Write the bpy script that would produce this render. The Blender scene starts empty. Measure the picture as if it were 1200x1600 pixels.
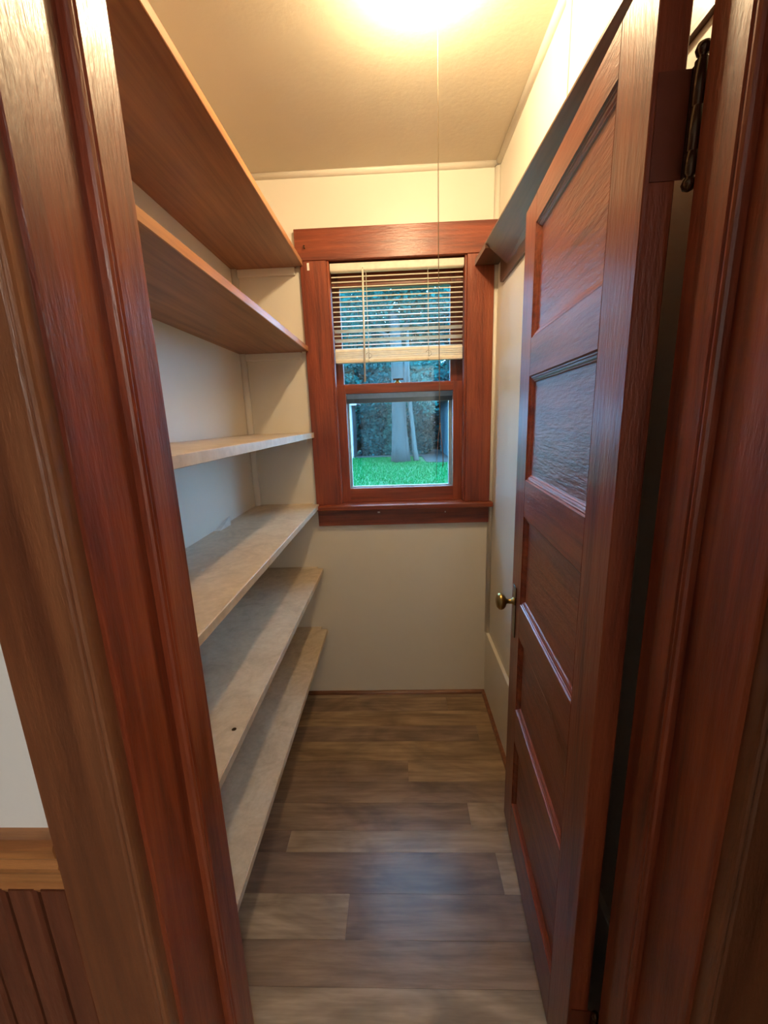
import bpy, bmesh, math, random
from mathutils import Vector, Matrix, noise as mnoise
random.seed(7)
scene = bpy.context.scene
COL = scene.collection

# ------------------------------------------------------------------ camera
cam_d = bpy.data.cameras.new('camera'); cam = bpy.data.objects.new('camera', cam_d); COL.objects.link(cam)
cam_d.sensor_fit = 'VERTICAL'; cam_d.sensor_height = 24.0; cam_d.lens = 644.24 / 1600 * 24.0
cam_d.clip_start = 0.01; cam_d.clip_end = 300
_r = Vector((0.99902991, 0.02903381, -0.0331101)); _u = Vector((0.02593042, 0.21985691, 0.97518745)); _f = Vector((-0.03559289, 0.97509998, -0.21889077))
M = Matrix.Identity(4)
for i in range(3):
    M[i][0], M[i][1], M[i][2] = _r[i], _u[i], -_f[i]
M.translation = Vector((0, 0, 1.4733))
cam.matrix_world = M
scene.camera = cam

# ------------------------------------------------------------------ sky and exposure
SKY = (0.43, 0.78, 1.16); SKY_STRENGTH = 11.0
BULB_STRENGTH = 450.0; BULB_COLOR = (1.0, 0.75, 0.43)
KITCHEN_STRENGTH = 98.0; KITCHEN_COLOR = (1.0, 0.93, 0.84)
world = bpy.data.worlds.new('overcast_sky'); scene.world = world; world.use_nodes = True
bg = world.node_tree.nodes['Background']; bg.inputs[0].default_value = (*SKY, 1); bg.inputs[1].default_value = SKY_STRENGTH
vs = scene.view_settings
vs.view_transform = 'Standard'; vs.look = 'None'; vs.gamma = 1.0; vs.use_curve_mapping = False; vs.exposure = 0.3
scene.display_settings.display_device = 'sRGB'

# ------------------------------------------------------------------ materials
def _mat(name):
    m = bpy.data.materials.new(name); m.use_nodes = True
    nt = m.node_tree; b = nt.nodes['Principled BSDF']
    return m, nt, b
def _coords(nt, scale, offset=True):
    tc = nt.nodes.new('ShaderNodeTexCoord'); out = tc.outputs['Object']
    if offset:
        oi = nt.nodes.new('ShaderNodeObjectInfo')
        mul = nt.nodes.new('ShaderNodeVectorMath'); mul.operation = 'SCALE'; mul.inputs['Scale'].default_value = 7.3
        nt.links.new(oi.outputs['Location'], mul.inputs[0])
        add = nt.nodes.new('ShaderNodeVectorMath'); add.operation = 'ADD'
        nt.links.new(out, add.inputs[0]); nt.links.new(mul.outputs[0], add.inputs[1]); out = add.outputs[0]
    mp = nt.nodes.new('ShaderNodeMapping'); mp.inputs['Scale'].default_value = scale
    nt.links.new(out, mp.inputs['Vector'])
    return mp.outputs['Vector']
def _noise(nt, vec, scale, detail=4, rough=0.55, dist=0.0):
    n = nt.nodes.new('ShaderNodeTexNoise'); n.inputs['Scale'].default_value = scale; n.inputs['Detail'].default_value = detail
    n.inputs['Roughness'].default_value = rough; n.inputs['Distortion'].default_value = dist
    nt.links.new(vec, n.inputs['Vector']); return n.outputs['Fac']
def _ramp(nt, fac, stops):
    r = nt.nodes.new('ShaderNodeValToRGB'); cr = r.color_ramp
    while len(cr.elements) < len(stops): cr.elements.new(0.5)
    for e, (p, c) in zip(cr.elements, stops): e.position = p; e.color = (*c, 1)
    nt.links.new(fac, r.inputs['Fac']); return r.outputs['Color']
def _mix(nt, fac, a, b, mode='MIX'):
    m = nt.nodes.new('ShaderNodeMix'); m.data_type = 'RGBA'; m.blend_type = mode
    if isinstance(fac, (int, float)): m.inputs[0].default_value = fac
    else: nt.links.new(fac, m.inputs[0])
    for sock, v in ((m.inputs[6], a), (m.inputs[7], b)):
        if isinstance(v, tuple): sock.default_value = (*v, 1)
        else: nt.links.new(v, sock)
    return m.outputs[2]
def _bump(nt, bsdf, h, strength, dist):
    b = nt.nodes.new('ShaderNodeBump'); b.inputs['Strength'].default_value = strength; b.inputs['Distance'].default_value = dist
    nt.links.new(h, b.inputs['Height']); nt.links.new(b.outputs[0], bsdf.inputs['Normal']); return b

def wood(name, axis, dark, mid, light, rough=0.38, coat=0.16, coat_rough=0.16, bump=0.5, grain=34, blotch=0.5):
    m, nt, b = _mat(name)
    sc = [grain, grain, grain]; sc[axis] = grain / 22
    v = _coords(nt, sc)
    n1 = _noise(nt, v, 1.0, 5, 0.6, 0.6)
    n2 = _noise(nt, v, 3.2, 3, 0.6)
    c = _ramp(nt, n1, [(0.28, dark), (0.5, mid), (0.75, light)])
    c2 = _ramp(nt, n2, [(0.35, (0.55, 0.5, 0.5)), (0.6, (1, 1, 1))])
    col = _mix(nt, 0.45, c, c2, 'MULTIPLY')
    v3 = _coords(nt, (1, 1, 1)); n3 = _noise(nt, v3, 3.5, 3)
    c3 = _ramp(nt, n3, [(0.3, (0.62, 0.55, 0.55)), (0.65, (1.1, 1.1, 1.1))])
    col = _mix(nt, blotch, col, c3, 'MULTIPLY')
    nt.links.new(col, b.inputs['Base Color'])
    b.inputs['Roughness'].default_value = rough
    b.inputs['Coat Weight'].default_value = coat; b.inputs['Coat Roughness'].default_value = coat_rough
    sc2 = [150, 150, 150]; sc2[axis] = 26
    vb = _coords(nt, sc2); nb = _noise(nt, vb, 1.0, 4, 0.6)
    bm = _bump(nt, b, nb, bump, 0.0022)
    nt.links.new(bm.outputs[0], b.inputs['Coat Normal'])
    return m
RD, RM, RL = (0.115, 0.018, 0.007), (0.255, 0.048, 0.016), (0.36, 0.090, 0.030)
W = {a: wood('mahogany_grain_' + a, i, RD, RM, RL) for i, a in enumerate('xyz')}
WP = wood('mahogany_crackled_panel', 0, RD, (0.26, 0.054, 0.019), (0.34, 0.090, 0.032), rough=0.38, bump=0.9, grain=40)
BD, BM, BL = (0.11, 0.034, 0.014), (0.215, 0.075, 0.029), (0.30, 0.122, 0.050)
WC = wood('casing_grain_daylight_tint', 2, BD, BM, BL, rough=0.32, coat=0.4, coat_rough=0.2, grain=16)  # same wood as the red frame, its daylight look put into the colour
WR = wood('golden_rail_grain', 0, (0.20, 0.065, 0.02), (0.45, 0.19, 0.06), (0.62, 0.31, 0.11), rough=0.35, coat=0.3, grain=30)
WB = wood('beadboard_grain', 2, (0.075, 0.020, 0.010), (0.155, 0.045, 0.021), (0.22, 0.075, 0.035), rough=0.4, coat=0.25)
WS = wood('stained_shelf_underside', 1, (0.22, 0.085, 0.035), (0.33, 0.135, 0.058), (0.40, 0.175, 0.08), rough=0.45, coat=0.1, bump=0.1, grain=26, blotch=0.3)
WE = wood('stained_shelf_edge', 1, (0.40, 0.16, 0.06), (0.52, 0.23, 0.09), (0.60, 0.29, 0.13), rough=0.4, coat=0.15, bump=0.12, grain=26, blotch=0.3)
WK = wood('dark_ledge_grain', 1, (0.07, 0.03, 0.015), (0.11, 0.048, 0.024), (0.15, 0.065, 0.034), rough=0.35, coat=0.3, bump=0.1)
WQ = wood('shoe_moulding_grain', 0, (0.14, 0.045, 0.016), (0.24, 0.085, 0.030), (0.32, 0.13, 0.05), rough=0.35, coat=0.3)

def paint(name, c, rough=0.5, var=0.06, bump=0.06, spec=0.4):
    m, nt, b = _mat(name)
    v = _coords(nt, (1, 1, 1), False); n = _noise(nt, v, 2.3, 4)
    lo = tuple(x * (1 - var) for x in c)
    nt.links.new(_ramp(nt, n, [(0.3, lo), (0.7, c)]), b.inputs['Base Color'])
    b.inputs['Roughness'].default_value = rough; b.inputs['Specular IOR Level'].default_value = spec
    n2 = _noise(nt, v, 55, 3); _bump(nt, b, n2, bump, 0.004)
    return m
PW = paint('cream_wall_paint', (0.80, 0.74, 0.64), 0.42)
PC = paint('ceiling_paint', (0.66, 0.58, 0.45), 0.6, bump=0.15)
PT = paint('cream_gloss_trim', (0.82, 0.76, 0.66), 0.3)
PK = paint('kitchen_wall_paint', (0.86, 0.87, 0.86), 0.6)

def contact_paper(name='marbled_shelf_paper'):
    m, nt, b = _mat(name)
    v = _coords(nt, (1, 1, 1)); n = _noise(nt, v, 9, 6, 0.65, 1.2)
    c = _ramp(nt, n, [(0.3, (0.50, 0.385, 0.265)), (0.52, (0.62, 0.49, 0.35)), (0.72, (0.68, 0.57, 0.43))])
    n2 = _noise(nt, v, 60, 3)
    c = _mix(nt, 0.25, c, _ramp(nt, n2, [(0.35, (0.6, 0.55, 0.5)), (0.65, (1, 1, 1))]), 'MULTIPLY')
    nt.links.new(c, b.inputs['Base Color']); b.inputs['Roughness'].default_value = 0.36
    _bump(nt, b, n2, 0.05, 0.002)
    return m
MP = contact_paper()

def vinyl(name, dark, light):
    m, nt, b = _mat(name)
    v = _coords(nt, (2.0, 16, 16)); n = _noise(nt, v, 1.0, 6, 0.62, 0.8)
    v2 = _coords(nt, (3.0, 7, 7)); n2 = _noise(nt, v2, 1.0, 3, 0.5, 1.5)
    c = _ramp(nt, n, [(0.3, dark), (0.7, light)])
    c = _mix(nt, 0.75, c, _ramp(nt, n2, [(0.30, (0.45, 0.42, 0.40)), (0.62, (1.08, 1.05, 1.0))]), 'MULTIPLY')
    v4 = _coords(nt, (5, 60, 60)); n4 = _noise(nt, v4, 1.0, 3)
    c = _mix(nt, 0.55, c, _ramp(nt, n4, [(0.35, (0.55, 0.52, 0.5)), (0.6, (1.05, 1.05, 1.05))]), 'MULTIPLY')
    nt.links.new(c, b.inputs['Base Color'])
    b.inputs['Roughness'].default_value = 0.30; b.inputs['Specular IOR Level'].default_value = 0.5
    _bump(nt, b, n4, 0.06, 0.0012)
    return m
VF = [vinyl('vinyl_plank_umber', (0.25, 0.160, 0.105), (0.40, 0.28, 0.19)),
      vinyl('vinyl_plank_tan', (0.34, 0.245, 0.165), (0.52, 0.395, 0.275)),
      vinyl('vinyl_plank_walnut', (0.21, 0.135, 0.098), (0.34, 0.235, 0.17)),
      vinyl('vinyl_plank_honey', (0.30, 0.19, 0.11), (0.47, 0.33, 0.20))]

def plain(name, c, rough=0.5, metal=0.0, spec=0.5, coat=0.0):
    m, nt, b = _mat(name)
    v = _coords(nt, (1, 1, 1)); n = _noise(nt, v, 40, 3)
    nt.links.new(_ramp(nt, n, [(0.3, tuple(x * 0.86 for x in c)), (0.7, c)]), b.inputs['Base Color'])
    b.inputs['Roughness'].default_value = rough; b.inputs['Metallic'].default_value = metal
    b.inputs['Specular IOR Level'].default_value = spec; b.inputs['Coat Weight'].default_value = coat
    return m
BRASS = plain('aged_brass', (0.36, 0.25, 0.085), 0.28, 1.0)
IRON = plain('dark_bronze_metal', (0.11, 0.075, 0.05), 0.26, 0.85)
BLIND = plain('cream_vinyl_blind', (0.88, 0.81, 0.68), 0.4)
HLEAF = plain('varnished_hinge_leaf', (0.17, 0.036, 0.014), 0.4)
CORDM = plain('cotton_cord', (0.62, 0.55, 0.45), 0.8)
DCORD = plain('brown_string', (0.34, 0.25, 0.16), 0.8)
PORC = plain('white_porcelain', (0.85, 0.82, 0.75), 0.2)
WCHIP = plain('white_paint_chip', (0.85, 0.82, 0.76), 0.5)
PAPER = plain('white_paper', (0.80, 0.80, 0.76), 0.7)
ALUM = plain('storm_window_aluminium', (0.55, 0.56, 0.58), 0.4, 0.2)
DALUM = plain('storm_window_dark_channel', (0.16, 0.17, 0.18), 0.5, 0.2)
SOIL = plain('bare_soil', (0.014, 0.020, 0.020), 0.95)
SIDING = plain('blue_grey_siding', (0.034, 0.098, 0.125), 0.7)
SHEDW = plain('shed_blue_board', (0.020, 0.085, 0.115), 0.7)
SHEDT = plain('white_shed_trim', (0.45, 0.46, 0.46), 0.6)
ROOFM = plain('grey_shingle', (0.10, 0.10, 0.10), 0.9)

def bark(name, c):
    m, nt, b = _mat(name)
    v = _coords(nt, (14, 14, 2.5)); n = _noise(nt, v, 1.0, 5, 0.65, 0.5)
    nt.links.new(_ramp(nt, n, [(0.3, tuple(x * 0.45 for x in c)), (0.65, c)]), b.inputs['Base Color'])
    b.inputs['Roughness'].default_value = 0.9; _bump(nt, b, n, 0.8, 0.03)
    return m
BARK = bark('grey_bark', (0.042, 0.056, 0.056)); BARK2 = bark('pale_bark', (0.080, 0.10, 0.096))
def leafm(name, c1, c2):
    m, nt, b = _mat(name)
    v = _coords(nt, (1, 1, 1)); n = _noise(nt, v, 2.2, 3)
    nt.links.new(_ramp(nt, n, [(0.35, c1), (0.65, c2)]), b.inputs['Base Color'])
    b.inputs['Roughness'].default_value = 0.8; b.inputs['Specular IOR Level'].default_value = 0.03
    tr = nt.nodes.new('ShaderNodeBsdfTranslucent'); tr.inputs[0].default_value = (*c2, 1)
    mx = nt.nodes.new('ShaderNodeMixShader'); mx.inputs[0].default_value = 0.25
    out = nt.nodes['Material Output']
    nt.links.new(b.outputs[0], mx.inputs[1]); nt.links.new(tr.outputs[0], mx.inputs[2]); nt.links.new(mx.outputs[0], out.inputs[0])
    return m
LEAF = leafm('dark_leaf', (0.003, 0.055, 0.062), (0.007, 0.095, 0.098))
LEAF2 = leafm('mid_leaf', (0.005, 0.072, 0.070), (0.014, 0.125, 0.110))
GRASS = leafm('lawn_grass', (0.0006, 0.095, 0.022), (0.0015, 0.150, 0.036))
def lawn_ground():
    m, nt, b = _mat('lawn_ground')
    v = _coords(nt, (1, 1, 1)); n = _noise(nt, v, 6, 5)
    nt.links.new(_ramp(nt, n, [(0.35, (0.0006, 0.065, 0.015)), (0.65, (0.001, 0.10, 0.024))]), b.inputs['Base Color']); b.inputs['Roughness'].default_value = 0.95
    return m
GROUND = lawn_ground()

def glass():
    m, nt, b = _mat('window_glass')
    tr = nt.nodes.new('ShaderNodeBsdfTransparent'); tr.inputs[0].default_value = (0.90, 0.97, 1.0, 1)
    gl = nt.nodes.new('ShaderNodeBsdfGlossy'); gl.inputs['Roughness'].default_value = 0.02
    lw = nt.nodes.new('ShaderNodeLayerWeight'); lw.inputs['Blend'].default_value = 0.5
    pw = nt.nodes.new('ShaderNodeMath'); pw.operation = 'POWER'; pw.inputs[1].default_value = 4.0; nt.links.new(lw.outputs['Facing'], pw.inputs[0])
    ma = nt.nodes.new('ShaderNodeMath'); ma.operation = 'MULTIPLY_ADD'; ma.inputs[1].default_value = 0.6; ma.inputs[2].default_value = 0.03; nt.links.new(pw.outputs[0], ma.inputs[0])
    mx = nt.nodes.new('ShaderNodeMixShader'); nt.links.new(ma.outputs[0], mx.inputs[0])
    nt.links.new(tr.outputs[0], mx.inputs[1]); nt.links.new(gl.outputs[0], mx.inputs[2])
    nt.links.new(mx.outputs[0], nt.nodes['Material Output'].inputs[0]); return m
GLASS = glass()
def bulbm():
    m, nt, b = _mat('lit_bulb_glass')
    b.inputs['Base Color'].default_value = (1, 0.9, 0.75, 1)
    b.inputs['Emission Color'].default_value = (*BULB_COLOR, 1); b.inputs['Emission Strength'].default_value = BULB_STRENGTH
    return m
BULB = bulbm()

# ------------------------------------------------------------------ mesh helpers
def add_box(bm, x0, x1, y0, y1, z0, z1, bev=0.0, seg=1):
    t = bmesh.new()
    vs_ = [t.verts.new(p) for p in ((x0,y0,z0),(x1,y0,z0),(x1,y1,z0),(x0,y1,z0),(x0,y0,z1),(x1,y0,z1),(x1,y1,z1),(x0,y1,z1))]
    for f in ((0,3,2,1),(4,5,6,7),(0,1,5,4),(1,2,6,5),(2,3,7,6),(3,0,4,7)): t.faces.new([vs_[i] for i in f])
    if bev > 0: bmesh.ops.bevel(t, geom=list(t.edges), offset=bev, segments=seg, affect='EDGES', profile=0.5)
    merge(bm, t)
def merge(bm, t):
    mp = {v: bm.verts.new(v.co) for v in t.verts}
    for f in t.faces:
        nf = bm.faces.new([mp[v] for v in f.verts]); nf.smooth = f.smooth
    t.free()
def add_prism(bm, pts, axis, a, b, smooth=False):
    """closed 2-D outline extruded along axis; pts in the other two axes in cyclic order"""
    def co(p, t):
        return {0: (t, p[0], p[1]), 1: (p[0], t, p[1]), 2: (p[0], p[1], t)}[axis]
    A = [bm.verts.new(co(p, a)) for p in pts]; B = [bm.verts.new(co(p, b)) for p in pts]
    n = len(pts); fs = []
    for i in range(n):
        f = bm.faces.new((A[i], A[(i+1) % n], B[(i+1) % n], B[i])); f.smooth = smooth; fs.append(f)
    fs.append(bm.faces.new(A[::-1])); fs.append(bm.faces.new(B))
    bmesh.ops.recalc_face_normals(bm, faces=fs)
def add_tube(bm, pts, r, seg=8, cap=True):
    pts = [Vector(p) for p in pts]; rs = r if isinstance(r, (list, tuple)) else [r] * len(pts)
    rings = []
    for i, p in enumerate(pts):
        d = (pts[min(i+1, len(pts)-1)] - pts[max(i-1, 0)]).normalized()
        a = d.cross(Vector((0, 1, 0))) if abs(d.y) < 0.9 else d.cross(Vector((1, 0, 0)))
        a.normalize(); b = d.cross(a)
        rings.append([bm.verts.new(p + (a * math.cos(2*math.pi*k/seg) + b * math.sin(2*math.pi*k/seg)) * rs[i]) for k in range(seg)])
    fs = []
    for R0, R1 in zip(rings, rings[1:]):
        for k in range(seg):
            f = bm.faces.new((R0[k], R0[(k+1) % seg], R1[(k+1) % seg], R1[k])); f.smooth = True; fs.append(f)
    if cap: fs.append(bm.faces.new(rings[0][::-1])); fs.append(bm.faces.new(rings[-1]))
    bmesh.ops.recalc_face_normals(bm, faces=fs)
def add_lathe(bm, prof, center, axis='z', seg=24):
    """prof: list of (radius, height) along axis"""
    c = Vector(center); rings = []
    for r, h in prof:
        ring = []
        for k in range(seg):
            a = 2*math.pi*k/seg; x, y = r*math.cos(a), r*math.sin(a)
            off = {'z': (x, y, h), 'y': (x, h, y), 'x': (h, x, y)}[axis]
            ring.append(bm.verts.new(c + Vector(off)))
        rings.append(ring)
    fs = []
    for R0, R1 in zip(rings, rings[1:]):
        for k in range(seg):
            f = bm.faces.new((R0[k], R0[(k+1) % seg], R1[(k+1) % seg], R1[k])); f.smooth = True; fs.append(f)
    fs.append(bm.faces.new(rings[0][::-1])); fs.append(bm.faces.new(rings[-1]))
    bmesh.ops.recalc_face_normals(bm, faces=fs)

WORLD = {}          # object -> world position of its origin (parents are never scaled)
def props(o, label=None, cat=None, group=None, kind=None):
    if label: o['label'] = label
    if cat: o['category'] = cat
    if group: o['group'] = group
    if kind: o['kind'] = kind
    return o
def empty(name, loc, label=None, cat=None, group=None, kind=None, rotz=0.0, parent=None):
    o = bpy.data.objects.new(name, None); COL.objects.link(o); o.empty_display_size = 0.05
    if parent is not None:
        o.parent = parent; o.location = Vector(loc) - WORLD[parent]
    else: o.location = loc
    o.rotation_euler = (0, 0, rotz); WORLD[o] = Vector(loc) if rotz == 0.0 else Vector((0, 0, 0))
    return props(o, label, cat, group, kind)
def obj(name, bm, mat, parent=None, label=None, cat=None, group=None, kind=None):
    """coordinates in bm are world ones (or local ones under a turned parent)"""
    me = bpy.data.meshes.new(name)
    xs = [v.co for v in bm.verts]
    lo = Vector([min(c[i] for c in xs) for i in range(3)]); hi = Vector([max(c[i] for c in xs) for i in range(3)])
    org = Vector(((lo.x+hi.x)/2, (lo.y+hi.y)/2, lo.z))
    bmesh.ops.translate(bm, verts=bm.verts, vec=-org)
    bm.to_mesh(me); bm.free()
    if isinstance(mat, (list, tuple)):
        for m in mat: me.materials.append(m)
    else: me.materials.append(mat)
    o = bpy.data.objects.new(name, me); COL.objects.link(o); WORLD[o] = org
    if parent is not None:
        o.parent = parent; o.location = org - WORLD[parent]
    else: o.location = org
    return props(o, label, cat, group, kind)
def box(name, x0, x1, y0, y1, z0, z1, mat, parent=None, bev=0.0, seg=1, **k):
    bm = bmesh.new(); add_box(bm, x0, x1, y0, y1, z0, z1, bev, seg); return obj(name, bm, mat, parent, **k)
def prism(name, pts, axis, a, b, mat, parent=None, smooth=False, **k):
    bm = bmesh.new(); add_prism(bm, pts, axis, a, b, smooth); return obj(name, bm, mat, parent, **k)
def lathe(name, prof, c, axis, mat, parent=None, seg=24, **k):
    bm = bmesh.new(); add_lathe(bm, prof, c, axis, seg); return obj(name, bm, mat, parent, **k)
def tube(name, pts, r, mat, parent=None, seg=8, **k):
    bm = bmesh.new(); add_tube(bm, pts, r, seg); return obj(name, bm, mat, parent, **k)

# ------------------------------------------------------------------ dimensions (metres; x right, y into the pantry, z up)
XL, XR, YB, H = -0.71, 0.4575, 2.004, 2.50
YF0, YF1 = 0.405, 0.59                      # kitchen face and pantry face of the partition
JL, JR = -0.325, 0.370                      # faces of the door jambs
DOORTOP = 2.015
KX0, KX1, KY0 = -2.5, 1.60, -2.9           # kitchen the camera stands in

# ------------------------------------------------------------------ walls, ceiling
S = dict(kind='structure')
# window hole in the back wall
WX0, WX1, WZ0, WZ1 = -0.302, 0.339, 1.045, 2.172
bm = bmesh.new()
add_box(bm, XL-0.12, WX0, YB, YB+0.155, -0.45, H+0.1); add_box(bm, WX1, XR+0.12, YB, YB+0.155, -0.45, H+0.1)
add_box(bm, WX0, WX1, YB, YB+0.155, -0.45, WZ0); add_box(bm, WX0, WX1, YB, YB+0.155, WZ1, H+0.1)
wall_back = obj('wall_back', bm, PW, label='cream painted end wall around the window', cat='wall', **S)
wall_left = box('wall_left', XL-0.12, XL, YF1, YB, -0.02, H, PW, label='cream painted wall behind the long shelves', cat='wall', **S)
wall_right = box('wall_right', XR, XR+0.12, YF1, YB, -0.02, H, PW, label='cream painted wall behind the open door', cat='wall', **S)
bm = bmesh.new()
add_box(bm, KX0, JL-0.02, YF0, YF1, -0.02, H); add_box(bm, JR+0.02, KX1, YF0, YF1, -0.02, H); add_box(bm, JL-0.02, JR+0.02, YF0, YF1, DOORTOP+0.02, H)
wall_front = obj('wall_front', bm, PK, label='pale painted partition wall beside the door casing, wainscot below', cat='wall', **S)
box('ceiling', XL-0.12, XR+0.12, YF1-0.09, YB, H, H+0.1, PC, label='cream painted pantry ceiling', cat='ceiling', **S)
box('ceiling', KX0-0.1, KX1+0.1, KY0-0.1, YF1-0.09, H, H+0.1, PK, label='white kitchen ceiling behind the camera', cat='ceiling', **S)
# kitchen shell: an unseen return wall added to shade the hinge-side casing, the room opens out behind it
box('wall_kitchen_left', KX0-0.1, KX0, KY0, YF1, -0.02, H, WB, label='unseen kitchen wall left of the camera, made dark to cut bounce light', cat='wall', **S)  # wall out of view, dark wood chosen to cut bounce onto the right jamb
box('wall_light_block_right', 0.50, 0.60, -0.9, YF0, -0.02, H, WB, label='unseen dark return wall right of the camera, added to block light', cat='wall', **S)
bm = bmesh.new(); add_box(bm, 0.60, KX1, -0.9, -0.8, -0.02, H); add_box(bm, KX1, KX1+0.1, KY0, -0.8, -0.02, H)
obj('wall_kitchen_side', bm, PK, label='pale kitchen walls behind the added return wall', cat='wall', **S)
box('wall_kitchen_back', KX0, KX1, KY0-0.1, KY0, -0.02, H, PK, label='pale kitchen wall behind the camera', cat='wall', **S)

# ------------------------------------------------------------------ floor of vinyl planks laid across the pantry
floor = box('floor', KX0-0.1, KX1+0.1, KY0-0.1, YB, -0.05, -0.006, plain('floor_underlay', (0.10, 0.065, 0.045), 0.9),
            label='wood-look vinyl plank floor', cat='floor', **S)
rows = [2.0, 1.962, 1.855, 1.75, 1.651, 1.539, 1.43, 1.333, 1.22, 1.142, 1.013, 0.893, 0.790, 0.67]
y = 0.67
while y > KY0: y -= 0.115; rows.append(max(y, KY0))
# joints (x) and tone for the rows the photograph shows, from the window wall towards the camera
plan = {0: ([-0.344], [1, 0]), 1: ([0.227], [0, 3]), 2: ([], [3]), 3: ([0.35], [2, 3]), 4: ([], [3]), 5: ([0.012], [0, 3]), 6: ([], [0]),
        7: ([0.238], [0, 1]), 8: ([-0.427], [2, 1]), 9: ([0.303], [2, 1]), 10: ([-0.188], [1, 2]), 11: ([], [0]), 12: ([], [1])}
for i in range(len(rows)-1):
    y1, y0 = rows[i], rows[i+1]
    if y1 - y0 < 0.01: continue
    inside = y0 > 0.5
    xa, xb = (XL, XR) if inside else (KX0, KX1)
    cuts, tones = plan.get(i, ([], None))
    if tones is None:
        cuts = []; x = xa + random.uniform(0.3, 1.0)
        while x < xb - 0.2: cuts.append(x); x += random.uniform(0.8, 1.2)
        tones = [random.randrange(4) for _ in range(len(cuts)+1)]
    ed = [xa] + cuts + [xb]
    for k in range(len(ed)-1):
        box('plank', ed[k]+0.0002, ed[k+1]-0.0002, y0+0.0002, y1-0.0002, -0.006, 0.0, VF[tones[k]], floor, bev=0.0003)

# ------------------------------------------------------------------ trims
def qround(r, n=5):          # quarter-round outline, corner at the origin
    return [(0, 0)] + [(r*math.cos(a), r*math.sin(a)) for a in [math.pi/2*i/n for i in range(n+1)]]
q = qround(0.016)
prism('baseboard_back', [(YB - p[0], p[1]) for p in q], 0, XL, XR-0.0195, WQ, smooth=False, label='thin brown shoe moulding along the window wall', cat='baseboard', **S)
br = empty('baseboard_right', (XR, 1.3, 0), 'tall cream baseboard with brown shoe moulding behind the door', 'baseboard', **S)
box('board', XR-0.016, XR, YF1, YB, 0.0, 0.362, PT, br, bev=0.002)
prism('shoe_moulding', [(XR-0.016 - p[0], p[1]) for p in q], 1, YF1, YB, WQ, br)
qc = qround(0.018)
prism('trim_1', [(YB - p[0], H - p[1]) for p in qc], 0, XL, XR, PT, smooth=True, label='cream cove bead between ceiling and window wall', cat='trim', **S)
prism('trim_2', [(XR - p[0], H - p[1]) for p in qc], 1, YF1, YB-0.018, PT, smooth=True, label='cream cove bead between ceiling and the wall behind the door', cat='trim', **S)
prism('trim_3', [(XR - p[0], YB - p[1]) for p in qround(0.020)], 2, 0.362, H-0.018, PT, smooth=True, label='cream corner bead right of the window', cat='trim', **S)
prism('trim_4', [(XL + p[0], YB - p[1]) for p in qround(0.024)], 2, 0.0, H-0.018, PT, smooth=True, label='cream corner bead behind the ends of the long shelves', cat='trim', **S)
box('trim_5', XR-0.006, XR, 1.27, 1.30, 2.18, H-0.018, PT, bev=0.002, label='cream batten on the wall above the narrow dark ledge', cat='trim', **S)

# ------------------------------------------------------------------ door frame
fr = empty('trim_6', (0.02, YF0, 0), 'dark red varnished doorway frame with jambs, stops and wide brown casing', 'door frame', **S)
JD = 0.02
box('jamb', JL-JD, JL, YF0, YF1, 0, DOORTOP, W['z'], fr, bev=0.0012)
box('jamb', JR, JR+JD, YF0, YF1, 0, DOORTOP, W['z'], fr, bev=0.0012)
box('head_jamb', JL-JD, JR+JD, YF0, YF1, DOORTOP, DOORTOP+0.02, W['x'], fr, bev=0.0012)
def stop_profile(s, x):      # rounded bead on the room-side edge
    t = 0.013
    P = [(0, 0.497), (t-0.005, 0.497), (t-0.0015, 0.4985), (t, 0.502), (t-0.0010, 0.5055), (t-0.0028, 0.5065), (t-0.0012, 0.508), (t, 0.510), (t, 0.541), (t-0.003, 0.545), (0, 0.545)]
    return [(x + s*p[0], p[1]) for p in P]
prism('stop', stop_profile(1, JL), 2, 0, DOORTOP, W['z'], fr); prism('stop', stop_profile(-1, JR), 2, 0, DOORTOP, W['z'], fr)
box('head_stop', JL+0.013, JR-0.013, 0.497, 0.545, DOORTOP-0.013, DOORTOP, W['x'], fr, bev=0.002)
def casing_profile(x0, s, w=0.100, t=0.020):
    P = [(0, 0), (0, -t+0.004), (0.0015, -t+0.001), (0.005, -t), (0.0075, -t+0.001), (0.0085, -t+0.0022), (0.0095, -t+0.001), (0.012, -t), (w-0.004, -t), (w, -t+0.004), (w, 0)]
    return [(x0 + s*p[0], YF0 + p[1]) for p in P]
prism('casing', casing_profile(JL-0.006, -1), 2, 0, DOORTOP+0.006, WC, fr, label='wide brown casing board beside the pale wall')
prism('casing', casing_profile(JR+0.006, 1), 2, 0, DOORTOP+0.006, WC, fr, label='casing board in shadow on the hinge side')
box('head_casing', JL-0.115, JR+0.115, YF0-0.024, YF0, DOORTOP+0.006, DOORTOP+0.125, W['x'], fr, bev=0.002)

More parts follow.
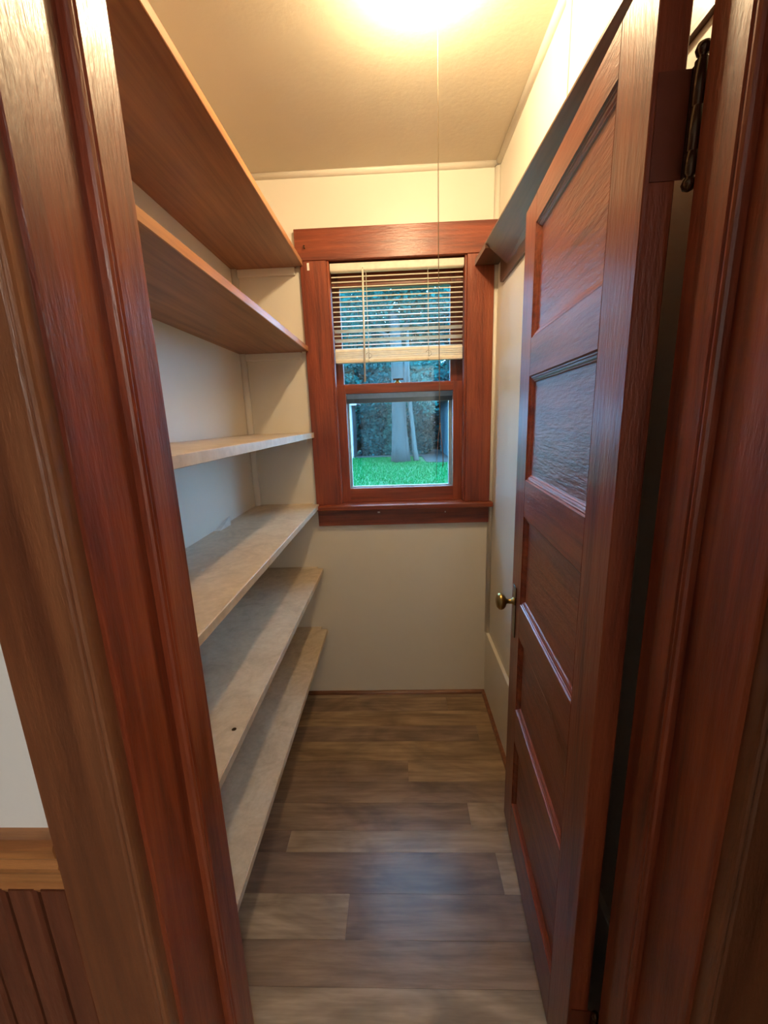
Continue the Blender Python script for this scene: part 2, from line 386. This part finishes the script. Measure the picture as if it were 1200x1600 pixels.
# wainscot left of the casing
cx = JL - 0.106
wn = empty('trim_7', (cx-0.4, YF0, 0), 'dark beadboard wainscot under a golden wood chair rail', 'wainscot', **S)
x = cx
while x > KX0 + 0.05:
    w = 0.0425
    prism('bead_board', [(x-0.0020, YF0), (x-0.0020, YF0-0.010), (x-0.0045, YF0-0.014), (x-w+0.0075, YF0-0.014), (x-w+0.0045, YF0-0.010), (x-w+0.0025, YF0-0.003), (x-w+0.0005, YF0-0.003), (x-w+0.0005, YF0)], 2, 0.14, 0.905, WB, wn)
    x -= w
RP = [(YF0, 0.895), (YF0-0.008, 0.895), (YF0-0.012, 0.904), (YF0-0.0085, 0.911), (YF0-0.012, 0.916), (YF0-0.012, 0.930), (YF0-0.015, 0.936), (YF0-0.018, 0.946), (YF0-0.0135, 0.955), (YF0-0.018, 0.962), (YF0-0.019, 0.976), (YF0-0.014, 0.986), (YF0, 0.988)]
prism('chair_rail', RP, 0, KX0, cx, WR, wn)
box('base_board', KX0, cx, YF0-0.014, YF0, 0, 0.14, WB, wn, bev=0.003)

# ------------------------------------------------------------------ window in the end wall
win = empty('window_1', (0.018, YB, 1.045), 'dark red double-hung window with wide casing, looking out on a yard', 'window', **S)
CY = YB - 0.020
IX0, IX1, IZ0, IZ1 = -0.288, 0.325, 1.070, 2.158
casL = box('casing', -0.404, IX0, CY, YB, IZ0, IZ1, W['z'], win, bev=0.0015)
box('paint_chip', -0.373, -0.363, CY-0.0015, CY, 2.120, 2.150, WCHIP, casL, bev=0.0006, label='white bare chip in the varnish')
box('casing', IX1, 0.441, CY, YB, IZ0, IZ1, W['z'], win, bev=0.0015)
head = box('head_casing', -0.421, XR-0.001, CY-0.004, YB, IZ1, 2.282, W['x'], win, bev=0.0015)
hk = tube('hook', [(-0.379, CY-0.004, 2.216), (-0.379, CY-0.012, 2.214), (-0.379, CY-0.016, 2.206), (-0.373, CY-0.014, 2.202)], 0.003, IRON, head, 6, label='small dark curtain hook')
# jamb liner inside the hole
box('side_jamb', WX0, IX0, YB, YB+0.155, IZ0, IZ1, W['z'], win); box('side_jamb', IX1, WX1, YB, YB+0.155, IZ0, IZ1, W['z'], win)
box('head_jamb', WX0, WX1, YB, YB+0.155, IZ1, WZ1, W['x'], win)
box('inner_stop', IX0, IX0+0.010, YB-0.012, YB+0.038, IZ0, IZ1, W['z'], win, bev=0.0015); box('inner_stop', IX1-0.010, IX1, YB-0.012, YB+0.038, IZ0, IZ1, W['z'], win, bev=0.0015)
box('stool', -0.404, 0.4535, CY-0.036, YB+0.045, 1.046, IZ0, W['x'], win, bev=0.006, seg=3)
ap = box('apron', -0.400, 0.441, YB-0.018, YB, 0.963, 1.046, W['x'], win, bev=0.002)
for xx, zz, w in ((-0.104, 1.024, 0.012), (0.226, 1.018, 0.005)):
    box('paint_chip', xx, xx+w, YB-0.0192, YB-0.018, zz, zz+0.006, WCHIP, ap, label='white chip in the varnish')
box('outer_sill', WX0, WX1, YB+0.045, YB+0.20, WZ0, IZ0+0.002, SHEDT, win)
def sash(name, y0, y1, x0, x1, z0, z1, px0, px1, pz0, pz1, lab):
    s = empty(name, ((x0+x1)/2, (y0+y1)/2, z0), lab, parent=win)
    box('stile', x0, px0, y0, y1, z0, z1, W['z'], s, bev=0.0015); box('stile', px1, x1, y0, y1, z0, z1, W['z'], s, bev=0.0015)
    box('rail', px0, px1, y0, y1, z0, pz0, W['x'], s, bev=0.0015); box('rail', px0, px1, y0, y1, pz1, z1, W['x'], s, bev=0.0015)
    yc = y0 + 0.022
    box('pane', px0, px1, yc, yc+0.003, pz0, pz1, GLASS, s)
    return s
low = sash('lower_sash', YB+0.040, YB+0.074, IX0+0.002, IX1-0.002, IZ0, 1.640, -0.239, 0.273, 1.139, 1.598, 'lower sash with one clear pane')
upp = sash('upper_sash', YB+0.078, YB+0.112, IX0+0.002, IX1-0.002, 1.606, IZ1, -0.249, 0.264, 1.645, 2.070, 'upper sash behind the blind')
# sash lock on the meeting rail
lk = lathe('sash_lock', [(0.016, 0), (0.016, 0.004), (0.010, 0.008), (0.008, 0.018), (0.004, 0.021)], (0.010, YB+0.057, 1.640), 'z', BRASS, win, 16)
box('lever', -0.012, 0.040, YB+0.046, YB+0.058, 1.654, 1.662, IRON, lk, bev=0.003)
# aluminium storm window outside the sashes
st = empty('storm_window', (0.018, YB+0.14, IZ0), 'pale aluminium storm frame outside the sashes', parent=win)
ys0, ys1 = YB+0.128, YB+0.148
box('rail', IX0, IX1, ys0, ys1, 1.556, 1.578, DALUM, st); box('rail', IX0, IX1, ys0-0.006, ys1, 1.578, 1.602, ALUM, st, bev=0.001)
box('stile', IX0, -0.234, ys0, ys1, IZ0, 1.556, ALUM, st, bev=0.001); box('stile', 0.262, IX1, ys0, ys1, IZ0, 1.556, ALUM, st, bev=0.001)
box('rail', -0.234, 0.262, ys0, ys1, IZ0, 1.136, ALUM, st, bev=0.001)
box('stile', IX0, -0.256, ys0, ys1, 1.602, IZ1, ALUM, st, bev=0.001); box('stile', 0.275, IX1, ys0, ys1, 1.602, IZ1, ALUM, st, bev=0.001)
box('rail', -0.256, 0.275, ys0, ys1, 2.09, IZ1, ALUM, st, bev=0.001)
box('pane', -0.234, 0.262, ys0+0.009, ys0+0.011, 1.136, 1.556, GLASS, st); box('pane', -0.256, 0.275, ys0+0.009, ys0+0.011, 1.602, 2.09, GLASS, st)

# ------------------------------------------------------------------ mini blind hanging in the window
bl = empty('window_blind', (0.018, YB+0.016, 2.12), 'cream mini blind half lowered in the window, slats open', 'blind')
BX0, BX1, BY = -0.276, 0.313, YB+0.014
prism('head_rail', [(BY-0.014, 2.122), (BY-0.010, 2.118), (BY+0.014, 2.118), (BY+0.014, 2.150), (BY-0.014, 2.150), (BY-0.016, 2.146)], 0, BX0, BX1, BLIND, bl)
def slat_mesh():
    bm = bmesh.new(); n = 6; w = 0.025; top = []; bot = []
    for i in range(n+1):
        t = -0.5 + i/n; y = t*w; z = 0.0022*(1-(2*t)**2)
        top.append((y, z + 0.0004)); bot.append((y, z - 0.0004))
    add_prism(bm, top + bot[::-1], 0, BX0+0.003, BX1-0.003)
    me = bpy.data.meshes.new('slat'); bm.to_mesh(me); bm.free(); me.materials.append(BLIND); return me
SL = slat_mesh()
def slat(z, tilt, dy=0.0):
    o = bpy.data.objects.new('slat', SL); COL.objects.link(o); o.parent = bl
    o.location = Vector((0, BY+dy, z)) - WORLD[bl]; o.rotation_euler = (math.radians(tilt), 0, 0)
nsl = 15
for i in range(nsl):
    z = 2.098 - i * 0.0205
    slat(z, {11: -22, 13: -24}.get(i, 24 - i*0.7))
for i in range(5): slat(1.756 + i * 0.0085, 48, random.uniform(-0.001, 0.001))
box('bottom_rail', BX0+0.003, BX1-0.003, BY-0.013, BY+0.013, 1.733, 1.748, BLIND, bl, bev=0.003, seg=2)
for xx in (-0.118, 0.156):
    for dy in (-0.0135, 0.0135):
        tube('ladder_cord', [(xx, BY+dy, 2.118), (xx, BY+dy, 1.748)], 0.0011, CORDM, bl, 5)
    lathe('cord_button', [(0.005, 0), (0.006, -0.003), (0.004, -0.005)], (xx, BY-0.013, 1.741), 'y', BLIND, bl, 10)
    tube('lift_loop', [(xx-0.012, BY-0.0150, 1.768), (xx-0.004, BY-0.018, 1.776), (xx+0.010, BY-0.018, 1.770), (xx+0.014, BY-0.018, 1.757), (xx, BY-0.0155, 1.749)], 0.0012, CORDM, bl, 5)
tube('tilt_wand', [(-0.131, BY-0.020, 2.122), (-0.133, BY-0.022, 2.0), (-0.140, BY-0.024, 1.645)], 0.004, BLIND, bl, 6)
tube('wand_hook', [(-0.131, BY-0.014, 2.128), (-0.131, BY-0.021, 2.126), (-0.131, BY-0.020, 2.119)], 0.0015, IRON, bl, 5)

# ------------------------------------------------------------------ long shelves on the left wall
XS = -0.391
def shelf(z0, z1, mat, edge, lab, cleat=True, y0=YF1+0.004, xfar=XS, warp=0.0):
    t = empty('shelf', ((XL+XS)/2, 1.3, z0), lab, 'shelf', 'long shelves on the left wall')
    bm = bmesh.new()
    add_box(bm, XL+0.025, XS-0.004, y0, YB-0.0255, z0, z1)
    obj('board', bm, mat, t)
    # front lip
    bm = bmesh.new(); add_box(bm, XS-0.004, XS, y0, YB-0.0255, z0-0.0005, z1+0.0005, 0.0012)
    obj('front_edge', bm, edge, t)
    if cleat:
        box('cleat', XL+0.024, -0.43, YB-0.018, YB, z0-0.030, z0, PT, t, bev=0.0015)
    box('back_strip', XL, XL+0.025, y0, YB-0.0255, z0, z1, mat, t)
    box('end_strip', XL+0.024, -0.425, YB-0.0255, YB, z0, z1, mat, t)
    return t
shelf(2.138, 2.160, WS, WE, 'topmost brown wooden shelf, just under the ceiling')
shelf(1.786, 1.808, WS, WE, 'brown wooden shelf second from the top')
shelf(1.400, 1.424, MP, MP, 'pale papered shelf at eye level, third from the top')
s4 = shelf(1.056, 1.077, MP, MP, 'marbled beige shelf level with the window sill, paper scrap at its back')
shelf(0.722, 0.743, MP, MP, 'marbled beige shelf second from the floor, with a dark knot hole')
shelf(0.383, 0.404, MP, MP, 'lowest pale shelf, nearest the floor')
for o in list(bpy.data.objects):
    if o.name.startswith('shelf') and 'knot hole' in o.get('label', ''):
        lathe('knot_hole', [(0.006, 0), (0.005, 0.0008), (0.003, 0.0009)], (-0.418, 0.86, 0.743), 'z', IRON, o, 10, label='small dark hole near the front edge')
# scrap of paper leaning at the back of the fourth shelf
bm = bmesh.new()
v = [bm.verts.new(p) for p in ((XL+0.003, 1.50, 1.0775), (XL+0.026, 1.505, 1.0775), (XL+0.030, 1.60, 1.0775), (XL+0.003, 1.66, 1.100),
                               (XL+0.003, 1.50, 1.0785), (XL+0.026, 1.505, 1.0785), (XL+0.030, 1.60, 1.0785), (XL+0.003, 1.66, 1.101))]
for f in ((3,2,1,0),(4,5,6,7),(0,1,5,4),(1,2,6,5),(2,3,7,6),(3,0,4,7)): bm.faces.new([v[i] for i in f])
obj('paper_scrap', bm, PAPER, label='small white scrap of paper at the back of a beige shelf', cat='paper')

# ------------------------------------------------------------------ narrow dark ledge on the right wall
ld = empty('ledge_shelf', (0.42, 1.3, 2.09), 'narrow dark brown ledge high above the open door', 'shelf')
def loft(name, secs, mat, parent):          # secs: [(y, [(x, z), ...]), ...]
    bm = bmesh.new(); rings = [[bm.verts.new((x, yy, z)) for x, z in sec] for yy, sec in secs]
    n = len(rings[0]); fs = []
    for A, B in zip(rings, rings[1:]):
        for k in range(n): fs.append(bm.faces.new((A[k], A[(k+1) % n], B[(k+1) % n], B[k])))
    fs.append(bm.faces.new(rings[0])); fs.append(bm.faces.new(rings[-1][::-1]))
    bmesh.ops.recalc_face_normals(bm, faces=fs)
    return obj(name, bm, mat, parent)
def lsec(xf): return [(xf, 2.131), (xf, 2.125), (XR-0.010, 2.052), (XR, 2.052), (XR, 2.150), (XR-0.004, 2.150), (XR-0.02, 2.146)]
loft('board', [(YF1+0.004, lsec(0.392)), (1.80, lsec(0.363))], WK, ld)
loft('end_block', [(1.80, [(0.363, 2.131), (0.363, 2.110), (XR, 2.110), (XR, 2.140)]), (YB-0.025, [(0.356, 2.131), (0.356, 2.108), (XR, 2.108), (XR, 2.140)])], WK, ld)
prism('cleat', [(YF1+0.004, 2.052), (YF1+0.004, 2.010), (1.885, 2.010), (1.900, 2.016), (1.905, 2.03), (1.905, 2.110), (1.80, 2.110), (1.80, 2.052)], 0, XR-0.010, XR, WK, ld)

# ------------------------------------------------------------------ five-panel door, swung open into the pantry
TH = math.radians(3.75); DW, DT = 0.665, 0.038
door = empty('door_1', (0.323, 0.615, 0), 'glossy dark red five-panel wooden door standing open', 'door', rotz=math.pi/2 - TH, **S)
ST0, ST1 = 0.107, 0.553
zr = [0.020, 0.180, 0.430, 0.548, 0.805, 0.913, 1.188, 1.292, 1.573, 1.669, 1.938, 2.006]
box('stile', 0, ST0, -DT, 0, zr[0], zr[-1], W['z'], door, bev=0.0015); box('stile', ST1, DW, -DT, 0, zr[0], zr[-1], W['z'], door, bev=0.0015)
for i in range(0, 12, 2): box('rail', ST0, ST1, -DT, 0, zr[i], zr[i+1], W['x'], door, bev=0.0008)
PR = [(0.0, 0.0), (0.002, -0.0035), (0.005, -0.0035), (0.0065, -0.0055), (0.010, -0.0062), (0.013, -0.0085), (0.0145, -0.0085), (0.017, -0.0115), (0.020, -0.0120)]
def moulding(z0, z1, side):
    bm = bmesh.new(); rings = []
    for d, h in PR:
        yy = h if side > 0 else -DT - h
        rings.append([bm.verts.new(p) for p in ((ST0+d, yy, z0+d), (ST1-d, yy, z0+d), (ST1-d, yy, z1-d), (ST0+d, yy, z1-d))])
    d, h = PR[-1]; yy = (h - 0.004) if side > 0 else (-DT - h + 0.004)
    rings.append([bm.verts.new(p) for p in ((ST0, yy, z0), (ST1, yy, z0), (ST1, yy, z1), (ST0, yy, z1))])
    fs = []
    n = len(rings)
    for i in range(n):
        A, B = rings[i], rings[(i+1) % n]
        for k in range(4): fs.append(bm.faces.new((A[k], A[(k+1) % 4], B[(k+1) % 4], B[k])))
    bmesh.ops.recalc_face_normals(bm, faces=fs)
    return bm
for i in range(1, 11, 2):
    z0, z1 = zr[i], zr[i+1]
    p = box('panel', ST0, ST1, -DT+0.012, -0.012, z0, z1, WP, door)
    obj('moulding', moulding(z0, z1, 1), W['x'], p); obj('moulding', moulding(z0, z1, -1), W['x'], p)
# knob sets on both faces
for side in (1, -1):
    f = (lambda t: t) if side > 0 else (lambda t: -DT - t)
    bm = bmesh.new()
    y0, y1 = sorted((f(0.0), f(0.003)))
    add_box(bm, 0.600, 0.640, y0, y1, 0.775, 0.945, 0.0012); pl = obj('escutcheon', bm, IRON, door)
    prof = [(0.013, 0.003), (0.013, 0.007), (0.008, 0.010), (0.0075, 0.024), (0.010, 0.028), (0.018, 0.031), (0.025, 0.037), (0.0275, 0.044), (0.026, 0.051), (0.019, 0.057), (0.008, 0.060)]
    if side < 0: prof = [(r, h*0.72) for r, h in prof]
    bm = bmesh.new(); add_lathe(bm, [(r, f(h)) for r, h in prof], (0.620, 0, 0.893), 'y', 28); obj('knob', bm, BRASS, door, label='aged brass oval knob')
box('latch_plate', DW, DW+0.0012, -0.033, -0.010, 0.80, 0.93, BRASS, door)
# hinges: barrel beside the jamb, leaves on door edge and jamb (local door axes)
def hinge(z0, z1):
    h = empty('hinge', (0, 0, 0), 'dark metal ball-tip hinge'); h.parent = door; WORLD[h] = Vector((0, 0, 0))
    c = (-0.013, -0.0475)
    prof = [(0.0015, -0.019), (0.0065, -0.0165), (0.0085, -0.011), (0.0065, -0.0055), (0.004, -0.003), (0.0075, 0.0)]
    L = z1 - z0
    prof += [(0.0075, L*0.2-0.0006), (0.0068, L*0.2), (0.0075, L*0.2+0.0006), (0.0075, L*0.6-0.0006), (0.0068, L*0.6), (0.0075, L*0.6+0.0006), (0.0075, L)]
    prof += [(0.004, L+0.003), (0.0065, L+0.0055), (0.0085, L+0.011), (0.0065, L+0.0165), (0.0015, L+0.019)]
    lathe('barrel', prof, (c[0], c[1], z0), 'z', IRON, h, 16)
    box('leaf', -0.0016, -0.0002, -0.046, -0.006, z0, z1, HLEAF, h)
    box('leaf_arm', c[0], -0.001, c[1]+0.002, c[1]+0.0045, z0, z1, IRON, h)
hinge(1.756, 1.872); hinge(0.16, 0.276)

# ------------------------------------------------------------------ ceiling lamp with pull cord
LX, LY = 0.090, 1.195
lamp = empty('ceiling_lamp', (LX, LY, H), 'bare lit bulb in a white ceiling socket with pull cord', 'lamp')
lathe('socket', [(0.056, 0), (0.056, -0.006), (0.050, -0.010), (0.034, -0.013), (0.028, -0.018), (0.022, -0.019)], (LX, LY, H), 'z', PORC, lamp, 32)
bprof = [(0.013, -0.018), (0.0135, -0.024), (0.020, -0.032), (0.028, -0.042), (0.032, -0.055), (0.0315, -0.068), (0.027, -0.081), (0.018, -0.091), (0.007, -0.0965), (0.001, -0.097)]
lathe('bulb', bprof, (LX, LY, H), 'z', BULB, lamp, 24)
px, py = 0.121, 1.195
pc = tube('pull_cord', [(px, py, H-0.012), (px, py, 2.2), (px-0.0005, py, 1.9), (px+0.001, py, 1.52), (px+0.002, py, 1.455)], 0.0011, DCORD, lamp, 6)
tube('cord_loop', [(px+0.002, py, 1.457), (px+0.005, py, 1.42), (px+0.010, py, 1.37), (px+0.0105, py, 1.345), (px+0.009, py, 1.334)], 0.0011, DCORD, pc, 6)
tube('cord_tail', [(px+0.002, py, 1.457), (px-0.003, py, 1.42), (px-0.007, py, 1.36), (px-0.0095, py, 1.305)], 0.0007, DCORD, pc, 5)
lathe('cord_knot', [(0.001, 0), (0.0025, 0.003), (0.001, 0.006)], (px+0.002, py, 1.453), 'z', DCORD, pc, 8)

# assumed kitchen lamp out of view, added to light the casing and shelves
def lampm():
    m, nt, b = _mat('lit_globe_glass'); b.inputs['Base Color'].default_value = (1, 0.95, 0.9, 1)
    b.inputs['Emission Color'].default_value = (*KITCHEN_COLOR, 1); b.inputs['Emission Strength'].default_value = KITCHEN_STRENGTH
    return m
kl = empty('assumed_kitchen_lamp', (1.0, -1.9, H), 'assumed white globe ceiling lamp, unseen in the kitchen behind the camera', 'lamp')
lathe('socket', [(0.07, 0), (0.07, -0.012), (0.05, -0.03), (0.045, -0.045)], (1.0, -1.9, H), 'z', PORC, kl, 24)
lathe('globe', [(0.045, -0.045)] + [(0.12*math.sin(a), -0.155 + 0.12*math.cos(a)) for a in [0.45 + i*(2.62/10) for i in range(11)]], (1.0, -1.9, H), 'z', lampm(), kl, 24)

# ------------------------------------------------------------------ the yard outside
G = -0.5
def yard_ground(x, y): return G + 0.03*mnoise.noise(Vector((x*0.4, y*0.4, 0)))
bm = bmesh.new(); NX, NY = 40, 40; grid = []
for j in range(NY+1):
    grid.append([bm.verts.new((-30 + 60*i/NX, 2.5 + 45*j/NY, yard_ground(-30 + 60*i/NX, 2.5 + 45*j/NY))) for i in range(NX+1)])
for j in range(NY):
    for i in range(NX): bm.faces.new((grid[j][i], grid[j][i+1], grid[j+1][i+1], grid[j+1][i])).smooth = True
obj('lawn', bm, GROUND, label='green lawn of the yard outside the window', cat='lawn', kind='structure')
rg = random.Random(3)
verts, faces = [], []
for k in range(26000):
    yy = rg.uniform(9.5, 22.0); xx = rg.uniform(-4.5, 4.5)
    if xx > 1.1 and yy > 17.8 + (2.6-xx)*0.7: continue
    h = rg.uniform(0.05, 0.12); a = rg.uniform(0, math.pi); w = 0.014; z = yard_ground(xx, yy) - 0.01
    dx, dy = math.cos(a)*w, math.sin(a)*w; lx, ly = rg.uniform(-.05, .05), rg.uniform(-.05, .05)
    n = len(verts); verts += [(xx-dx, yy-dy, z-G), (xx+dx, yy+dy, z-G), (xx+lx, yy+ly, z+h-G)]; faces.append((n, n+1, n+2))
me = bpy.data.meshes.new('grass'); me.from_pydata(verts, [], faces); me.materials.append(GRASS)
gr = bpy.data.objects.new('grass', me); COL.objects.link(gr); gr.location = (0, 0, G)
props(gr, 'bright green grass blades on the lawn outside', 'grass', kind='stuff')
bm = bmesh.new(); add_box(bm, 1.3, 2.6, 18.6, 22.0, G-0.02, G+0.045, 0.02); add_box(bm, -2.3, 2.6, 22.0, 30.0, G-0.02, G+0.045, 0.02)
obj('bare_ground', bm, SOIL, label='bare dark soil under the shrubs and beside the blue-grey house outside', cat='soil', kind='structure')

def leaves(name, blobs, n, size, mat, parent, seed):
    rg = random.Random(seed); V, F = [], []
    org = WORLD[parent]
    tot = sum(b[3]*b[4]*b[5] for b in blobs)
    for (cx_, cy_, cz_, rx, ry, rz) in blobs:
        for _ in range(int(n * rx*ry*rz / tot)):
            while True:
                p = Vector((rg.uniform(-1, 1), rg.uniform(-1, 1), rg.uniform(-1, 1)))
                if 0.25 < p.length < 1: break
            c = Vector((cx_ + p.x*rx, cy_ + p.y*ry, cz_ + p.z*rz)) - org
            d = Vector((rg.gauss(0, 1), rg.gauss(0, 1), rg.gauss(-0.4, 0.6))).normalized()
            s = d.cross(Vector((rg.gauss(0, 1), rg.gauss(0, 1), rg.gauss(0, 1)))).normalized()
            L = size * rg.uniform(0.6, 1.3); w = L*0.28
            i = len(V); V += [c - d*L*0.5, c + s*w, c + d*L*0.5, c - s*w]; F.append((i, i+1, i+2, i+3))
    me = bpy.data.meshes.new(name); me.from_pydata([tuple(v) for v in V], [], F); me.materials.append(mat)
    o = bpy.data.objects.new(name, me); COL.objects.link(o); o.parent = parent; WORLD[o] = org.copy(); o['kind'] = 'stuff'
    return o
def trunk(name, pts, rs, mat, parent, seg=12):
    bm = bmesh.new(); add_tube(bm, pts, rs, seg)
    for v in bm.verts:
        n = mnoise.noise(v.co * 2.7); v.co.x += 0.05*n; v.co.y += 0.05*mnoise.noise(v.co*2.3 + Vector((5, 0, 0)))
    return obj(name, bm, mat, parent)
# big tree in the middle of the yard
bt = empty('large_tree', (0.22, 19.4, G), 'broad grey tree trunk standing in the middle of the lawn', 'tree')
trunk('trunk', [(0.10, 19.4, G-0.1), (0.10, 19.4, 0.3), (0.12, 19.4, 1.2), (0.12, 19.4, 2.4), (0.10, 19.4, 4.0), (0.0, 19.5, 6.0)], [0.40, 0.34, 0.31, 0.31, 0.28, 0.22], BARK, bt)
trunk('trunk_fork', [(0.42, 19.45, G-0.1), (0.40, 19.45, 0.2), (0.37, 19.45, 1.0), (0.36, 19.45, 2.2), (0.5, 19.5, 4.2)], [0.20, 0.17, 0.11, 0.12, 0.10], BARK, bt, 10)
trunk('branch', [(0.05, 19.5, 4.5), (-0.8, 19.6, 5.6), (-2.0, 19.6, 6.2)], [0.14, 0.10, 0.04], BARK, bt, 8)
trunk('branch', [(0.05, 19.5, 4.8), (0.9, 19.5, 5.9), (2.1, 19.4, 6.6)], [0.14, 0.10, 0.04], BARK, bt, 8)
leaves('foliage', [(-1.4, 19.6, 6.6, 1.7, 1.2, 1.3), (1.5, 19.6, 7.0, 1.6, 1.2, 1.3), (0.2, 19.8, 7.8, 2.0, 1.4, 1.2), (1.3, 18.9, 3.4, 0.55, 0.4, 1.0)], 3600, 0.26, LEAF2, bt, 11)
yt = empty('slender_tree', (0.78, 19.6, G), 'thin pale trunk leaning close beside the broad tree trunk', 'tree')
trunk('trunk', [(0.92, 19.6, G-0.1), (0.84, 19.6, 0.1), (0.76, 19.6, 0.9), (0.68, 19.6, 2.0), (0.60, 19.6, 3.4), (0.6, 19.6, 6.0)], [0.14, 0.12, 0.10, 0.09, 0.08, 0.05], BARK2, yt, 10)
leaves('foliage', [(0.7, 19.5, 6.4, 0.8, 0.7, 0.9), (1.45, 19.2, 2.35, 0.45, 0.3, 0.9)], 900, 0.22, LEAF2, yt, 12)
# trees and shrubs along the back of the yard
back = [(-4.6, 29.5, 'leafy tree behind the blue shed at the left'), (-1.7, 30.0, 'leafy tree behind the left shed end, left of the big trunk'),
        (1.4, 29.6, 'leafy tree straight behind the big trunk'), (4.3, 30, 'leafy tree behind the blue-grey house'),
        (-9.5, 24.0, 'added leafy tree far left of the shed, beyond the window view, blocks low sky'), (-12.5, 17.0, 'added leafy tree at the left side of the yard, beyond the window view, blocks low sky'), (-10.5, 10.5, 'added unseen leafy tree nearest the house on the left side of the yard, blocks low sky'),  # side trees out of view, added to block sky mirrored in the door
        (10.0, 27.0, 'added unseen leafy tree far right, beyond the blue-grey house, blocks low sky'), (-0.2, 33.5, 'leafy tree farthest back, showing between the others above the big trunk')]
for k, (x, y_, lab) in enumerate(back):
    t = empty('leafy_tree', (x, y_, G), lab, 'tree', 'trees at the back of the yard')
    trunk('trunk', [(x, y_, G-0.1), (x+0.1, y_, 2.0), (x, y_, 4.5), (x+0.1, y_, 7.0)], [0.24, 0.20, 0.16, 0.06], BARK, t, 10)
    rr = random.Random(40+k)
    blobs = [(x + rr.uniform(-1.5, 1.5), y_ + rr.uniform(-0.8, 0.8), rr.uniform(2.6, 10.4), rr.uniform(1.3, 1.9), 1.3, rr.uniform(1.0, 1.5)) for _ in range(14)]
    leaves('foliage', blobs, (24000, 8500, 8500, 22000)[k] if k < 4 else (7000 if k < 8 else 3200), 0.36 if k < 4 else 0.55, LEAF if k % 2 else LEAF2, t, 60+k)
shr = [(-5.0, 26.6, 'dark shrub behind the blue shed'), (-2.9, 26.6, 'dark shrub just right of the white-trimmed shed, at the back'), (-0.9, 26.6, 'tall dark shrub at the back, left of the big tree trunk'),
       (1.1, 26.6, 'tall dark shrub at the back, right of the thin pale trunk'), (3.1, 26.6, 'dark shrub behind the blue-grey house corner'), (5.1, 26.6, 'dark shrub farthest right, behind the blue-grey house'),
       (-1.35, 23.4, 'nearer leafy shrub between the shed and the big trunk'), (-0.05, 23.4, 'nearer leafy shrub hidden mostly by the big trunk'), (1.35, 23.4, 'nearer leafy shrub between the thin pale trunk and the house')]
for k, (x, ysh, lab) in enumerate(shr):
    t = empty('shrub', (x, ysh, G), lab, 'shrub', 'shrubs along the back of the yard')
    trunk('stem', [(x, ysh, G-0.1), (x+0.05, ysh, 0.8), (x, ysh, 1.6)], [0.08, 0.06, 0.03], BARK, t, 8)
    rr = random.Random(80+k); near = k > 5
    blobs = [(x + (-0.3, 0.0, 0.3)[i % 3]*(0.5 if near else 1.3) + rr.uniform(-0.1, 0.1), ysh + rr.uniform(-0.2, 0.2), G + 0.20 + 0.31*i, 0.60 if near else 0.80, 0.6, 0.55) for i in range(9 if near else 14)]
    leaves('foliage', blobs, 9000 if near else 12000, 0.20 if near else 0.26, (LEAF, LEAF2)[k % 2], t, 90+k)
# shed on the left of the yard
sd = empty('garden_shed', (-3.6, 23.4, G), 'blue shed with white corner boards at the left edge of the window view', 'shed')
box('wall', -4.9, -2.36, 22.3, 24.6, G, 2.35, SHEDW, sd)
for z in [G + 0.05 + 0.18*i for i in range(15)]:
    prism('lap_board', [(22.3, z), (22.275, z), (22.295, z+0.18), (22.3, z+0.18)], 0, -4.9, -2.50, SHEDW, sd)
box('corner_board', -2.50, -2.34, 22.26, 22.30, G, 2.35, SHEDT, sd); box('corner_board', -2.36, -2.335, 22.26, 22.40, G, 2.35, SHEDT, sd)
prism('roof', [(-5.2, 2.30), (-2.05, 2.30), (-2.05, 2.38), (-3.6, 3.4), (-5.2, 2.38)], 1, 22.1, 24.8, ROOFM, sd)
box('fascia', -5.2, -2.05, 22.08, 22.11, 2.24, 2.38, SHEDT, sd)
# neighbouring house on the right of the yard: its lapped siding runs away from the window
hs = empty('neighbour_house', (4.4, 23.0, G), 'blue-grey lap-sided house at the right edge of the window view', 'house')
box('wall', 2.62, 6.5, 20.0, 25.0, G, 2.4, SIDING, hs)
for z in [G + 0.04 + 0.19*i for i in range(15)]:
    prism('lap_board', [(2.62, z), (2.592, z), (2.614, z+0.19), (2.62, z+0.19)], 1, 20.0, 25.0, SIDING, hs)
for z in [G + 0.04 + 0.19*i for i in range(15)]:
    prism('lap_board', [(20.0, z), (19.972, z), (19.994, z+0.19), (20.0, z+0.19)], 0, 2.62, 6.5, SIDING, hs)
prism('roof', [(2.2, 2.32), (2.2, 2.42), (4.6, 3.9), (7.0, 2.42), (7.0, 2.32)], 1, 19.6, 25.3, ROOFM, hs)
box('gutter', 2.10, 2.24, 19.6, 25.3, 2.28, 2.40, SHEDT, hs, bev=0.02)
